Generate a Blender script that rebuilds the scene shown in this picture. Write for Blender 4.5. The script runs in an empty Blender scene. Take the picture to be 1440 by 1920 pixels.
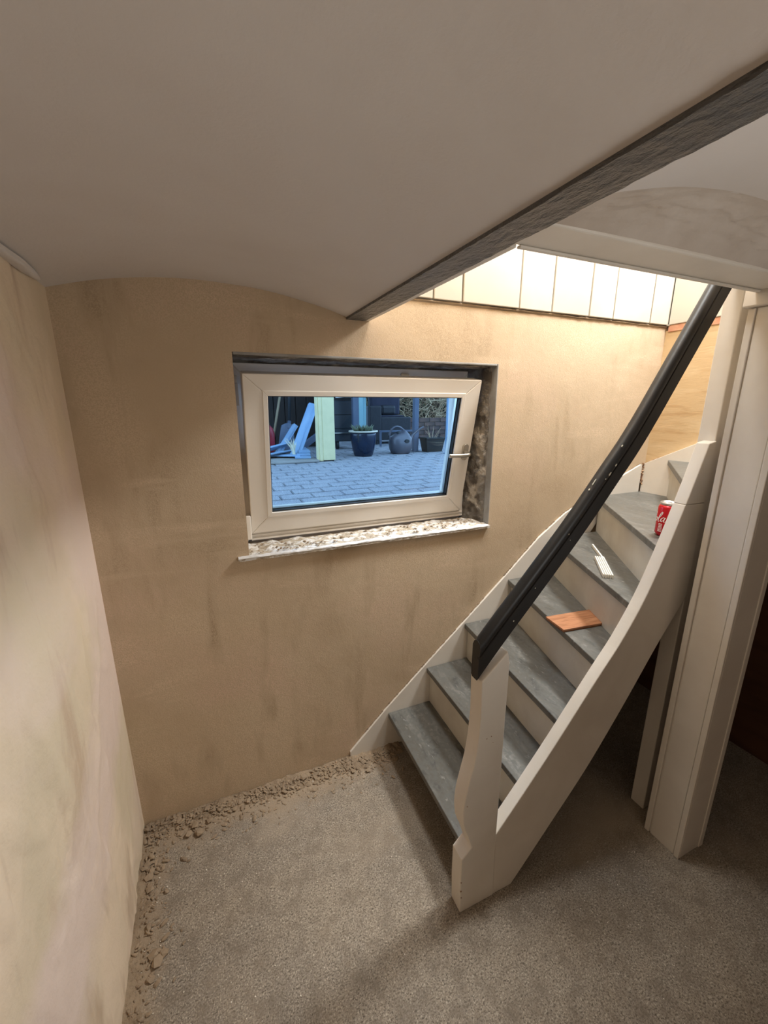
import bpy, bmesh, math, random
from mathutils import Vector, Matrix, noise
random.seed(7)
S = bpy.context.scene
C = S.collection
# ---------------------------------------------------------------- camera
F_PX = 774.4
YAW, PITCH = math.radians(23.28), math.radians(14.42)
cd = bpy.data.cameras.new('camera'); cam = bpy.data.objects.new('camera', cd); C.objects.link(cam)
cd.sensor_fit = 'VERTICAL'; cd.sensor_height = 24.0; cd.lens = 24.0 * F_PX / 1920.0
cd.clip_start = 0.02; cd.clip_end = 200
cam.location = (0, 0, 1.5)
cam.rotation_euler = (math.pi / 2 - PITCH, 0, -YAW)
S.camera = cam
# ---------------------------------------------------------------- world, lights, exposure
w = bpy.data.worlds.new('world'); S.world = w; w.use_nodes = True
bg = w.node_tree.nodes['Background']
bg.inputs[0].default_value = (0.46, 0.63, 1.0, 1); bg.inputs[1].default_value = 4.8
S.view_settings.view_transform = 'Standard'; S.view_settings.look = 'None'
S.view_settings.gamma = 1.0; S.view_settings.exposure = 0.0
S.view_settings.use_curve_mapping = False

def area(name, loc, target, size, power, col):
    l = bpy.data.lights.new(name, 'AREA'); l.shape = 'DISK'; l.size = size; l.energy = power; l.color = col
    o = bpy.data.objects.new(name, l); C.objects.link(o); o.location = loc
    o.rotation_euler = (Vector(target) - Vector(loc)).to_track_quat('-Z', 'Y').to_euler()
    return o
def point(name, loc, rad, power, col):
    l = bpy.data.lights.new(name, 'POINT'); l.shadow_soft_size = rad; l.energy = power; l.color = col
    o = bpy.data.objects.new(name, l); C.objects.link(o); o.location = loc
    return o
area('stairwell_lamp_light', (1.96, 0.97, 2.74), (0.25, 0.85, 0.45), 0.36, 49.0, (0.96, 1.0, 1.02))
area('stairwell_ceiling_light', (0.98, 1.0, 3.12), (0.95, 0.95, 0.0), 0.35, 26.0, (0.96, 1.0, 1.02))
area('room_fill_light', (1.20, -0.45, 1.05), (-0.34, -0.45, 1.95), 0.5, 10.0, (1.0, 1.0, 0.98))  # added fill light out of view, lifts the left wall and ceiling

# ---------------------------------------------------------------- materials
def srgb(r, g, b):
    f = lambda c: (c / 255 / 12.92) if c / 255 <= 0.04045 else ((c / 255 + 0.055) / 1.055) ** 2.4
    return (f(r), f(g), f(b), 1)
def mat(name, base, rough=0.6, var=None, vscale=3.0, stretch=(1, 1, 1), fine=None, fscale=80, bump=0.0, bscale=60,
        metal=0.0, spec=0.4, lo=0.35, hi=0.65, bump2=0.0, b2scale=6, bstretch=None, bdist=0.002):
    m = bpy.data.materials.new(name); m.use_nodes = True
    nt = m.node_tree; N = nt.nodes; L = nt.links; b = N['Principled BSDF']
    b.inputs['Base Color'].default_value = base
    b.inputs['Roughness'].default_value = rough; b.inputs['Metallic'].default_value = metal
    b.inputs['Specular IOR Level'].default_value = spec
    tc = N.new('ShaderNodeTexCoord')
    def ns(scale, st=(1, 1, 1), det=6, rg=0.6, dist=0.0):
        mp = N.new('ShaderNodeMapping'); mp.inputs['Scale'].default_value = st
        L.new(tc.outputs['Object'], mp.inputs[0])
        t = N.new('ShaderNodeTexNoise'); t.inputs['Scale'].default_value = scale
        t.inputs['Detail'].default_value = det; t.inputs['Roughness'].default_value = rg
        t.inputs['Distortion'].default_value = dist
        L.new(mp.outputs[0], t.inputs['Vector']); return t
    col = None
    def mixin(prev, c2, t, lo, hi):
        r = N.new('ShaderNodeMapRange'); r.inputs[1].default_value = lo; r.inputs[2].default_value = hi
        L.new(t.outputs['Fac'], r.inputs[0])
        mx = N.new('ShaderNodeMix'); mx.data_type = 'RGBA'; L.new(r.outputs[0], mx.inputs[0])
        if prev is None: mx.inputs[6].default_value = base
        else: L.new(prev, mx.inputs[6])
        mx.inputs[7].default_value = c2
        return mx.outputs[2]
    if var:
        vs = var if isinstance(var, list) else [(var, vscale, stretch, lo, hi)]
        for (c2, sc, st, a, z) in vs:
            col = mixin(col, c2, ns(sc, st, 5, 0.55, 0.4), a, z)
    if fine: col = mixin(col, fine, ns(fscale, det=3), 0.42, 0.6)
    if col is not None: L.new(col, b.inputs['Base Color'])
    nrm = None
    for (bb, sc) in ((bump, bscale), (bump2, b2scale)):
        if bb:
            bp = N.new('ShaderNodeBump'); bp.inputs['Strength'].default_value = min(1, bb); bp.inputs['Distance'].default_value = bdist * max(1, bb) * (4 if sc == b2scale and bb == bump2 else 1)
            L.new(ns(sc, bstretch or stretch if sc == bscale else (1, 1, 1), 4).outputs['Fac'], bp.inputs['Height'])
            if nrm: L.new(nrm, bp.inputs['Normal'])
            nrm = bp.outputs[0]
    if nrm: L.new(nrm, b.inputs['Normal'])
    return m
M = {}
M['wall'] = mat('beige_plaster', srgb(204, 182, 154), 0.9, [(srgb(178, 156, 128), 1.6, (1, 1, 1), 0.42, 0.66), (srgb(206, 178, 154), 2.3, (1, 1, 1.3), 0.5, 0.75), (srgb(168, 147, 120), 5, (2.2, 1, .5), 0.54, 0.72), (srgb(214, 190, 162), 4, (.5, 1, 2), 0.56, 0.7)], fine=srgb(190, 168, 140), fscale=300, bump=0.35, bscale=220, bump2=0.25, b2scale=9, spec=0.15)
M['wall_l'] = mat('pale_plaster', srgb(228, 206, 180), 0.85, [(srgb(212, 194, 166), 2.0, (1, 1, .5), 0.42, 0.62), (srgb(198, 174, 148), 4.0, (1, 2.2, .6), 0.55, 0.68), (srgb(222, 200, 184), 1.2, (1, 1, 1), 0.5, 0.62)], bump=0.4, bscale=120, bump2=0.6, b2scale=9, spec=0.2)
M['ceil'] = mat('ceiling_plaster', srgb(214, 206, 199), 0.85, srgb(206, 196, 187), 1.5, bump=0.2, bscale=160, bump2=0.35, b2scale=6, spec=0.2)
M['rough'] = mat('rough_plaster', srgb(204, 192, 180), 0.9, srgb(190, 176, 162), 6, bump=0.5, bscale=70, bump2=0.25, b2scale=24, spec=0.15, bdist=0.003)
M['beam'] = mat('dark_grey_paint', srgb(84, 83, 82), 0.4, srgb(98, 96, 94), 12, stretch=(1, .15, 1), bump=1.0, bscale=90, bstretch=(1, .45, 1), spec=0.5, bdist=0.010)
M['white'] = mat('cream_gloss_paint', srgb(228, 220, 208), 0.5, srgb(219, 210, 197), 5, bump=0.08, bscale=30, spec=0.4)
M['riser'] = mat('cream_riser_paint', srgb(212, 206, 192), 0.5, srgb(198, 190, 176), 6, bump=0.1, bscale=40)
M['panel'] = mat('white_panel_paint', srgb(192, 184, 170), 0.5, srgb(184, 174, 158), 3, spec=0.4)
M['tread'] = mat('grey_slate_vinyl', srgb(92, 89, 82), 0.4, [(srgb(128, 126, 120), 6, (3.0, .9, 1), 0.48, 0.72), (srgb(66, 66, 64), 10, (3, 1, 1), 0.52, 0.72), (srgb(142, 140, 134), 26, (3, 1, 1), 0.60, 0.72)], fine=srgb(96, 95, 90), fscale=60, bump=0.5, bscale=12, bstretch=(3, 1, 1), spec=0.45)
M['black'] = mat('black_gloss_paint', srgb(30, 28, 26), 0.46, srgb(42, 39, 36), 8, bump=0.25, bscale=35, spec=0.5)
M['chip'] = mat('white_undercoat', srgb(220, 214, 196), 0.7)
M['carpet'] = mat('needlefelt_carpet', srgb(160, 147, 130), 1.0, [(srgb(142, 133, 122), 2.2, (1, 1, 1), 0.4, 0.65), (srgb(98, 88, 77), 160, (1, 1.7, 1), 0.46, 0.66), (srgb(204, 190, 170), 190, (1.7, 1, 1), 0.52, 0.70), (srgb(126, 114, 100), 20, (1, 1, 1), 0.46, 0.80), (srgb(168, 152, 132), 0.9, (1, 1, 1), 0.52, 0.66)], bump=0.8, bscale=320, spec=0.03, bdist=0.002)
def dusty(m, col):
    nt = m.node_tree; N = nt.nodes; L = nt.links; b = N['Principled BSDF']
    tc = N.new('ShaderNodeTexCoord'); sp_ = N.new('ShaderNodeSeparateXYZ'); L.new(tc.outputs['Object'], sp_.inputs[0])
    def mth(op, a, c=None):
        n = N.new('ShaderNodeMath'); n.operation = op
        for i, v in enumerate((a, c)):
            if v is None: continue
            if isinstance(v, (int, float)): n.inputs[i].default_value = v
            else: L.new(v, n.inputs[i])
        return n.outputs[0]
    dx = mth('ADD', sp_.outputs[0], .342); dy = mth('MULTIPLY', mth('SUBTRACT', 1.432, sp_.outputs[1]), .85)
    dyx = mth('ADD', dy, mth('MAXIMUM', mth('MULTIPLY', mth('SUBTRACT', sp_.outputs[0], .62), 2.0), 0.0))
    d = mth('MINIMUM', mth('MULTIPLY', dx, 1.25), dyx)
    n = N.new('ShaderNodeTexNoise'); n.inputs['Scale'].default_value = 9; n.inputs['Detail'].default_value = 9; n.inputs['Roughness'].default_value = .75
    L.new(tc.outputs['Object'], n.inputs['Vector'])
    v = mth('ADD', mth('MULTIPLY', d, -5.5), n.outputs['Fac'])
    r_ = N.new('ShaderNodeMapRange'); r_.inputs[1].default_value = -.22; r_.inputs[2].default_value = .22; r_.inputs[3].default_value = 0; r_.inputs[4].default_value = .9
    L.new(v, r_.inputs[0]); mx = N.new('ShaderNodeMix'); mx.data_type = 'RGBA'
    src = b.inputs['Base Color'].links[0].from_socket
    L.new(r_.outputs[0], mx.inputs[0]); L.new(src, mx.inputs[6]); mx.inputs[7].default_value = col; L.new(mx.outputs[2], b.inputs['Base Color'])
dusty(M['carpet'], srgb(164, 144, 120))
M['dust'] = mat('plaster_dust', srgb(158, 138, 114), 1.0, srgb(136, 117, 96), 14, bump=1.0, bscale=110, bump2=0.6, b2scale=30, spec=0.05, bdist=0.004)
M['crumb'] = mat('plaster_crumb', srgb(164, 144, 120), 1.0, srgb(140, 122, 102), 8, bump=0.5, bscale=120, spec=0.05)
M['fleck'] = mat('white_plaster_fleck', srgb(226, 216, 200), 0.9)
M['masonry'] = mat('old_masonry', srgb(132, 126, 118), 0.95, [(srgb(98, 90, 82), 14, (1, 1, 1), 0.45, 0.6), (srgb(172, 162, 148), 9, (1, 1, 1), 0.55, 0.62)], bump=1.0, bscale=50, bump2=0.8, b2scale=16, spec=0.1, bdist=0.006)
M['greystrip'] = mat('grey_filler', srgb(158, 156, 152), 0.8, srgb(140, 136, 130), 12, bump=0.3, bscale=60)
M['silldust'] = mat('broken_sill_mortar', srgb(186, 172, 152), 0.95, [(srgb(226, 222, 216), 22, (1, 2, 1), 0.46, 0.56), (srgb(150, 134, 114), 45, (1, 2, 1), 0.58, 0.66)], bump=1.0, bscale=60, spec=0.1, bdist=0.005)
M['sillwhite'] = mat('white_sill_edge', srgb(232, 230, 228), 0.7, srgb(210, 204, 196), 30, bump=0.5, bscale=60)
M['pvc'] = mat('white_pvc', srgb(236, 228, 217), 0.3, srgb(232, 224, 213), 2, spec=0.5)
M['gasket'] = mat('black_gasket', srgb(30, 32, 34), 0.6)
M['metal'] = mat('satin_nickel', srgb(196, 190, 180), 0.28, metal=1.0)
M['ply'] = mat('bare_plywood', srgb(196, 168, 128), 0.75, [(srgb(180, 148, 106), 6, (1, 1, 7), 0.5, 0.7), (srgb(206, 182, 144), 3, (1, 1, 4), 0.5, 0.7)], bump=0.3, bscale=20, bstretch=(1, 1, 8))
M['red_primer'] = mat('red_primer', srgb(190, 120, 92), 0.8, srgb(206, 160, 130), 18)
M['crack'] = mat('broken_filler', srgb(120, 84, 62), 0.95, srgb(180, 150, 120), 60, bump=1.0, bscale=120)
M['brown'] = mat('brown_boarding', srgb(96, 62, 44), 0.8, srgb(80, 50, 34), 4, stretch=(1, 1, 4))
M['cwall'] = mat('concrete_shell', srgb(150, 145, 138), 0.9, srgb(130, 126, 120), 4)
M['oak'] = mat('orange_oak', srgb(172, 118, 82), 0.5, [(srgb(142, 92, 60), 10, (1.2, 12, 1), 0.45, 0.62), (srgb(186, 134, 96), 5, (1, 7, 1), 0.5, 0.68)], spec=0.4)
M['oakend'] = mat('oak_core', srgb(150, 96, 62), 0.7, srgb(110, 66, 42), 40)
M['ruler'] = mat('white_ruler', srgb(232, 226, 212), 0.5)
M['rulermark'] = mat('ruler_print', srgb(60, 54, 50), 0.6)
M['canred'] = mat('can_red', srgb(206, 28, 40), 0.25, srgb(198, 22, 34), 4, metal=0.25, spec=0.5)
M['canmetal'] = mat('can_aluminium', srgb(214, 210, 204), 0.3, metal=0.9)
M['canwhite'] = mat('can_print_white', srgb(238, 230, 222), 0.4)
# outdoors
M['paver'] = mat('concrete_paver', srgb(152, 152, 154), 0.9, [(srgb(122, 122, 128), 5.0, (1, 1, 1), 0.40, 0.66), (srgb(172, 172, 172), 60, (1, 1, 1), 0.52, 0.66)], fine=srgb(120, 120, 124), fscale=140, bump=0.6, bscale=150)
M['joint'] = mat('joint_sand', srgb(44, 44, 42), 1.0, srgb(34, 36, 32), 20)
M['green'] = mat('pale_green_paint', srgb(220, 208, 160), 0.6, srgb(208, 198, 152), 12, bump=0.6, bscale=40)
M['bluplank'] = mat('light_painted_plank', srgb(140, 166, 190), 0.6, srgb(118, 148, 178), 9, stretch=(1, 1, .3))
M['darkwood'] = mat('dark_fence_wood', srgb(44, 34, 28), 0.8, srgb(28, 22, 18), 8, stretch=(6, 1, 1))
M['cab'] = mat('dark_blue_grey_plastic', srgb(48, 52, 56), 0.45, srgb(40, 44, 50), 3)
M['potblue'] = mat('dark_blue_glaze', srgb(20, 34, 56), 0.2, srgb(14, 24, 44), 8, spec=0.6)
M['potrim'] = mat('pale_pot_rim', srgb(206, 196, 176), 0.5)
M['can_grey'] = mat('grey_watering_can_plastic', srgb(78, 76, 82), 0.32, srgb(66, 64, 72), 5, spec=0.5)
M['blackplastic'] = mat('black_planter_plastic', srgb(20, 21, 20), 0.5, srgb(34, 32, 28), 6)
M['soil'] = mat('dark_soil', srgb(52, 42, 34), 1.0, srgb(70, 56, 44), 40, bump=1, bscale=90)
M['twig'] = mat('dry_twig', srgb(196, 172, 138), 0.9, srgb(128, 106, 82), 6)
M['leafdark'] = mat('dull_leaf', srgb(70, 78, 52), 0.7)
M['succ'] = mat('grey_green_succulent', srgb(112, 120, 98), 0.6, srgb(84, 90, 66), 20)
M['rattan'] = mat('dark_rattan', srgb(34, 32, 36), 0.6, srgb(20, 19, 22), 60, stretch=(1, 1, .4), bump=0.8, bscale=90)
M['cushion'] = mat('dark_cushion_cloth', srgb(52, 50, 62), 0.9, srgb(42, 42, 54), 10)
M['steelblue'] = mat('blue_grey_post_paint', srgb(80, 88, 104), 0.5, srgb(70, 80, 98), 6)
M['teal'] = mat('teal_painted_board', srgb(128, 164, 166), 0.55, srgb(108, 148, 156), 7, stretch=(1, 1, .3))
M['redplastic'] = mat('dark_red_plastic', srgb(150, 30, 44), 0.4)
M['brick'] = mat('old_garden_brick', srgb(96, 74, 66), 0.95, srgb(66, 56, 54), 9, bump=.6, bscale=40)
M['wisp'] = mat('wispy_white', srgb(220, 214, 190), 0.8)
M['handlewood'] = mat('weathered_ash_wood', srgb(140, 122, 96), 0.7)
M['carroof'] = mat('carport_roof_boards', srgb(90, 84, 76), 0.9)
def glass_mat():
    m = bpy.data.materials.new('window_glass'); m.use_nodes = True
    nt = m.node_tree; N = nt.nodes; L = nt.links; N.remove(N['Principled BSDF'])
    out = N['Material Output']; tr = N.new('ShaderNodeBsdfTransparent'); tr.inputs[0].default_value = (0.90, 0.97, 0.98, 1)
    gl = N.new('ShaderNodeBsdfGlossy'); gl.inputs['Roughness'].default_value = 0.02; gl.inputs[0].default_value = (.9, .95, 1, 1)
    fr = N.new('ShaderNodeFresnel'); fr.inputs[0].default_value = 1.22
    mx = N.new('ShaderNodeMixShader'); L.new(fr.outputs[0], mx.inputs[0]); L.new(tr.outputs[0], mx.inputs[1]); L.new(gl.outputs[0], mx.inputs[2])
    L.new(mx.outputs[0], out.inputs[0]); return m
M['glass'] = glass_mat()

# ---------------------------------------------------------------- helpers
def link(name, me, m, parent=None, bev=0.0, smooth=False):
    o = bpy.data.objects.new(name, me); C.objects.link(o)
    if m is not None and not me.materials: me.materials.append(m)
    if parent is not None: o.parent = parent
    if bev:
        md = o.modifiers.new('bevel', 'BEVEL'); md.width = bev; md.segments = 2; md.limit_method = 'ANGLE'; md.angle_limit = math.radians(35)
    if smooth:
        for p in me.polygons: p.use_smooth = True
    return o
def tag(o, label=None, cat=None, group=None, kind=None):
    if label: o['label'] = label
    if cat: o['category'] = cat
    if group: o['group'] = group
    if kind: o['kind'] = kind
    return o
def empty(name, loc=(0, 0, 0), rot=(0, 0, 0)):
    o = bpy.data.objects.new(name, None); C.objects.link(o); o.location = loc; o.rotation_euler = rot; o.empty_display_size = .05
    return o
class MB:
    def __init__(s): s.v = []; s.f = []
    def box(s, x0, x1, y0, y1, z0, z1, T=None):
        b = len(s.v)
        P = [(x, y, z) for z in (z0, z1) for y in (y0, y1) for x in (x0, x1)]
        if T is not None: P = [tuple(T @ Vector(p)) for p in P]
        s.v += P
        s.f += [tuple(b + i for i in q) for q in ((0, 2, 3, 1), (4, 5, 7, 6), (0, 1, 5, 4), (2, 6, 7, 3), (0, 4, 6, 2), (1, 3, 7, 5))]
        return s
    def prism(s, pts, axis, a, b):
        """polygon pts in the two other axes, extruded along axis from a to b"""
        n = len(pts); k = len(s.v)
        def mk(p, t):
            return {'x': (t, p[0], p[1]), 'y': (p[0], t, p[1]), 'z': (p[0], p[1], t)}[axis]
        s.v += [mk(p, a) for p in pts] + [mk(p, b) for p in pts]
        s.f.append(tuple(range(k, k + n))); s.f.append(tuple(range(k + 2 * n - 1, k + n - 1, -1)))
        for i in range(n):
            j = (i + 1) % n; s.f.append((k + i, k + n + i, k + n + j, k + j))
        return s
    def tube(s, pts, r, n=8, flat=1.0, cap=True):
        pts = [Vector(p) for p in pts]; k0 = len(s.v)
        rr = r if isinstance(r, (list, tuple)) else [r] * len(pts)
        up = Vector((0, 0, 1))
        for i, p in enumerate(pts):
            d = (pts[min(i + 1, len(pts) - 1)] - pts[max(i - 1, 0)]).normalized()
            a = d.cross(up)
            if a.length < .05: a = d.cross(Vector((0, 1, 0)))
            a.normalize(); c = d.cross(a).normalized()
            for q in range(n):
                t = 2 * math.pi * q / n
                s.v.append(tuple(p + a * math.cos(t) * rr[i] + c * math.sin(t) * rr[i] * flat))
        for i in range(len(pts) - 1):
            for q in range(n):
                a0 = k0 + i * n + q; a1 = k0 + i * n + (q + 1) % n
                s.f.append((a0, a1, a1 + n, a0 + n))
        if cap:
            s.f.append(tuple(range(k0, k0 + n))[::-1]); e = k0 + (len(pts) - 1) * n; s.f.append(tuple(range(e, e + n)))
        return s
    def lathe(s, prof, c=(0, 0, 0), n=32, sx=1, sy=1):
        k0 = len(s.v)
        for (r, z) in prof:
            for q in range(n):
                t = 2 * math.pi * q / n; s.v.append((c[0] + r * sx * math.cos(t), c[1] + r * sy * math.sin(t), c[2] + z))
        for i in range(len(prof) - 1):
            for q in range(n):
                a0 = k0 + i * n + q; a1 = k0 + i * n + (q + 1) % n; s.f.append((a0, a1, a1 + n, a0 + n))
        s.f.append(tuple(range(k0, k0 + n))[::-1]); e = k0 + (len(prof) - 1) * n; s.f.append(tuple(range(e, e + n)))
        return s
    def blob(s, c, r, seed, sq=(1, 1, 1)):
        t = (1 + 5 ** .5) / 2; rnd = random.Random(seed); k = len(s.v)
        V = [(-1, t, 0), (1, t, 0), (-1, -t, 0), (1, -t, 0), (0, -1, t), (0, 1, t), (0, -1, -t), (0, 1, -t), (t, 0, -1), (t, 0, 1), (-t, 0, -1), (-t, 0, 1)]
        a = rnd.random() * 6.28; ca, sa = math.cos(a), math.sin(a)
        for v in V:
            q = r * rnd.uniform(.6, 1.1) / 1.9
            x, y, z = v[0] * q * sq[0], v[1] * q * sq[1], v[2] * q * sq[2]
            s.v.append((c[0] + x * ca - y * sa, c[1] + x * sa + y * ca, c[2] + z))
        s.f += [tuple(k + i for i in f) for f in ((0, 11, 5), (0, 5, 1), (0, 1, 7), (0, 7, 10), (0, 10, 11), (1, 5, 9), (5, 11, 4), (11, 10, 2), (10, 7, 6), (7, 1, 8), (3, 9, 4), (3, 4, 2), (3, 2, 6), (3, 6, 8), (3, 8, 9), (4, 9, 5), (2, 4, 11), (6, 2, 10), (8, 6, 7), (9, 8, 1))]
        return s
    def build(s, name, m, parent=None, bev=0.0, smooth=False):
        me = bpy.data.meshes.new(name); me.from_pydata(s.v, [], s.f); me.validate()
        bm = bmesh.new(); bm.from_mesh(me); bmesh.ops.recalc_face_normals(bm, faces=bm.faces[:]); bm.to_mesh(me); bm.free()
        return link(name, me, m, parent, bev, smooth)
def box(name, m, x0, x1, y0, y1, z0, z1, parent=None, bev=0.0): return MB().box(x0, x1, y0, y1, z0, z1).build(name, m, parent, bev)
def grid(name, m, fn, nu, nv, parent=None, smooth=True, thick=None):
    """surface fn(u,v) for u,v in 0..1; thick adds a solid back along the given vector"""
    V = [fn(i / nu, j / nv) for j in range(nv + 1) for i in range(nu + 1)]
    F = [(j * (nu + 1) + i, j * (nu + 1) + i + 1, (j + 1) * (nu + 1) + i + 1, (j + 1) * (nu + 1) + i) for j in range(nv) for i in range(nu)]
    if thick:
        n = len(V); V = V + [tuple(a + b for a, b in zip(p, thick)) for p in V]
        F = F + [tuple(n + k for k in reversed(f)) for f in F]
        ring = [i for i in range(nu + 1)] + [(j * (nu + 1) + nu) for j in range(1, nv + 1)] + [nv * (nu + 1) + i for i in range(nu - 1, -1, -1)] + [j * (nu + 1) for j in range(nv - 1, 0, -1)]
        for a, b in zip(ring, ring[1:] + ring[:1]): F.append((a, n + a, n + b, b))
    me = bpy.data.meshes.new(name); me.from_pydata(V, [], F)
    bm = bmesh.new(); bm.from_mesh(me); bmesh.ops.recalc_face_normals(bm, faces=bm.faces[:]); bm.to_mesh(me); bm.free()
    o = link(name, me, m, parent)
    if smooth:
        for p in me.polygons: p.use_smooth = True
        md = o.modifiers.new('edges', 'EDGE_SPLIT'); md.split_angle = math.radians(50)
    return o
def nz(x, y, z, s, seed=0.0): return noise.noise(Vector((x * s + seed, y * s + seed * 1.7, z * s - seed)))
def fbm(x, y, z, s, seed=0.0): return nz(x, y, z, s, seed) + .5 * nz(x, y, z, s * 2.1, seed + 3) + .25 * nz(x, y, z, s * 4.3, seed + 7)
def spline(P, n=6):
    out = []
    for i in range(len(P) - 1):
        p0 = P[max(i - 1, 0)]; p1 = P[i]; p2 = P[i + 1]; p3 = P[min(i + 2, len(P) - 1)]
        for k in range(n):
            t = k / n
            out.append(tuple(.5 * (2 * b + (c - a) * t + (2 * a - 5 * b + 4 * c - d) * t * t + (3 * b - a - 3 * c + d) * t ** 3) for a, b, c, d in zip(p0, p1, p2, p3)))
    out.append(tuple(P[-1])); return out
ST = 'structure'
XL, YB, XR = -0.342, 1.432, 2.095
ZS = 1.787                                     # springing level and beam underside

# ================================================================ SETTING
tag(box('floor', M['carpet'], -.6, 2.5, -2.6, 1.76, -.12, 0), kind=ST)
# back wall around the window opening (one plastered wall)
mb = MB()
ox0, ox1, oz0, oz1 = .105, 1.118, .985, 1.662
mb.box(-.6, ox0, YB, 1.72, 0, 1.866).box(ox1, 2.4, YB, 1.72, 0, 1.866).box(ox0, ox1, YB, 1.72, 0, oz0).box(ox0, ox1, YB, 1.72, oz1, 1.866)
wb = tag(mb.build('wall_back', M['wall']), kind=ST)
tag(box('wall_back_upper', M['cwall'], -.6, 2.4, YB + .012, 1.72, 1.866, 3.6), kind=ST)
# left wall: uneven, scraped plaster
def lw(u, v):
    y = -2.3 + u * (YB + 2.3); z = v * 1.95
    s = 1 - max(0, (y - 1.2) / .232) if y > 1.2 else 1
    st_ = lambda v, a, b: (lambda t: t * t * (3 - 2 * t))(min(1, max(0, (v - a) / (b - a))))
    q = .010 * fbm(0, y * 1.3, z * .55, 2.2, 5) + .005 * max(0, fbm(0, y * 2 + z * .6, z * .7, 2.6, 11)) ** .5
    q += .0035 * st_(fbm(0, y * 1.2 + z * .5, z * .45, 3.1, 21), .02, .10) + .003 * st_(fbm(0, y * 1.5 - z * .3, z * .35, 4.3, 31), .10, .17)
    q += .0012 * fbm(0, y * 2, z, 14, 3)
    # two trowel ridges running down at a slant
    for (y0, z0, sl, w_) in ((1.36, .95, .75, .02), (.95, .55, -.35, .03)):
        dd = (y - y0) - (z - z0) * sl
        q += .004 * math.exp(-(dd / w_) ** 2) * st_(.6 - abs(z - z0), 0, .3)
    return (XL + q * s + .002, y, z)
tag(grid('wall_left', M['wall_l'], lw, 420, 240, thick=(-.25, 0, 0)), kind=ST)
# vaulted ceiling bays
BX0, BX1 = .478, .546
def vault(name, x0, x1, y0, y1, rise, seed, z0=ZS, back=None):
    def f(u, v):
        x = x0 + u * (x1 - x0); y = y0 + v * (y1 - y0)
        t = 2 * u - 1
        z = z0 + rise * (1 - abs(t) ** 2.1) + .0035 * fbm(x, y, 0, 2.4, seed) * (1 - t ** 6)
        return (x, y, z)
    return tag(grid(name, M['ceil'], f, 48, 70, thick=(0, 0, .12)), kind=ST)
vault('ceiling', XL - .03, BX0, -2.3, YB + .004, .066, 1, z0=ZS + .001)
vault('ceiling_bay', BX1 - .002, 1.345, -2.3, .505, .060, 4)
tag(box('ceiling_slab', M['cwall'], -.6, 2.4, -2.6, .64, 1.985, 2.1), kind=ST)
tag(box('ceiling_slab_left', M['cwall'], -.6, BX1 - .004, .64, YB + .3, 1.985, 2.1), kind=ST)
# ragged plaster lump where left wall meets the vault
def lump(u, v):
    a = u * math.pi; y = 1.36 - v * .38; r = .020 * (math.sin(math.pi * min(1, v * 1.1 + .02)) ** .6) * (1 + .25 * fbm(y * 3, u, 0, 2, 8))
    return (XL + .008 + r * math.cos(a * .5) * 1.1, y, ZS + .012 - r * math.sin(a * .5) * .8)
tag(grid('trim_1', M['ceil'], lump, 12, 50), kind=ST)
# rough plastered end of the second bay, smooth soffit strip, lip
def endw(u, v):
    x = BX1 + u * (1.345 - BX1); t = 2 * u - 1
    top = ZS + .060 * (1 - abs(t) ** 2.1) + .0035 * fbm(x, .505, 0, 2.4, 4) * (1 - t ** 6)
    sm = 1 - (1 - v) ** 1.7
    rg = .0045 * fbm(x * 3, v * .9, 0, 7, 2) * math.sin(math.pi * v) * (1 - t ** 4)
    return (x, .600 - .098 * v, ZS + .001 + (top - ZS - .001) * sm + rg)
tag(grid('ceiling_bay_end', M['rough'], endw, 120, 40, thick=(0, .0, .10)), kind=ST)
tag(box('trim_2', M['white'], BX1, 1.425, .596, .690, ZS - .002, 1.99, bev=.004), kind=ST)
tag(box('trim_6', M['white'], .563, 1.425, .6805, .6915, ZS - .0075, ZS - .0025, bev=.002), kind=ST)
tag(box('trim_3', M['white'], BX1, .562, .690, YB, ZS - .006, 1.99, bev=.002), kind=ST)
# beam
bm_ = MB()
prof = []
def beamf(u, v):
    y = -2.3 + u * (YB + 2.3)
    x = BX0 + v * (BX1 - BX0)
    return (x, y, ZS - .006 + .0008 * fbm(x * 2, y, 0, 16, 6) + .0012 * nz(x, y * .7, 0, 70))
bo = grid('ceiling_beam', M['beam'], beamf, 500, 14, thick=(0, 0, .12))
tag(bo, 'long dark grey painted ceiling beam between the two plaster bays', 'beam')
# stairwell shaft
tag(box('wall_shaft_left', M['ply'], .50, .5625, .69, YB + .01, 1.99, 3.2), kind=ST)
tag(box('wall_shaft_front', M['ply'], .50, 1.41, .64, .692, 1.99, 3.2), kind=ST)
tag(box('wall_shaft_side', M['ply'], 1.39, 1.45, -.9, .69, 1.93, 3.2), kind=ST)
tag(box('wall_shaft_end', M['ply'], 1.39, 2.2, -.95, -.9, 1.4, 3.2), kind=ST)
tag(box('ceiling_shaft', M['ply'], .45, 2.3, -1.0, 1.72, 3.2, 3.3), kind=ST)
# back panels (tongue and groove boards) above the plaster
bp = empty('wall_back_boards'); bp['kind'] = ST
gx = [.550, .672, .805, .928, 1.193, 1.361, 1.570, 1.716, 1.959, 2.086]
for a, b in zip(gx, gx[1:]):
    MB().box(a + .0030, b - .0030, YB - .010 + random.uniform(-.001, .001), YB + .014, 1.872, 3.2).build('panel', M['panel'], bp, bev=.0025)
box('backing', M['cwall'], .55, 2.10, YB + .004, YB + .02, 1.868, 3.2, bp)
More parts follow.
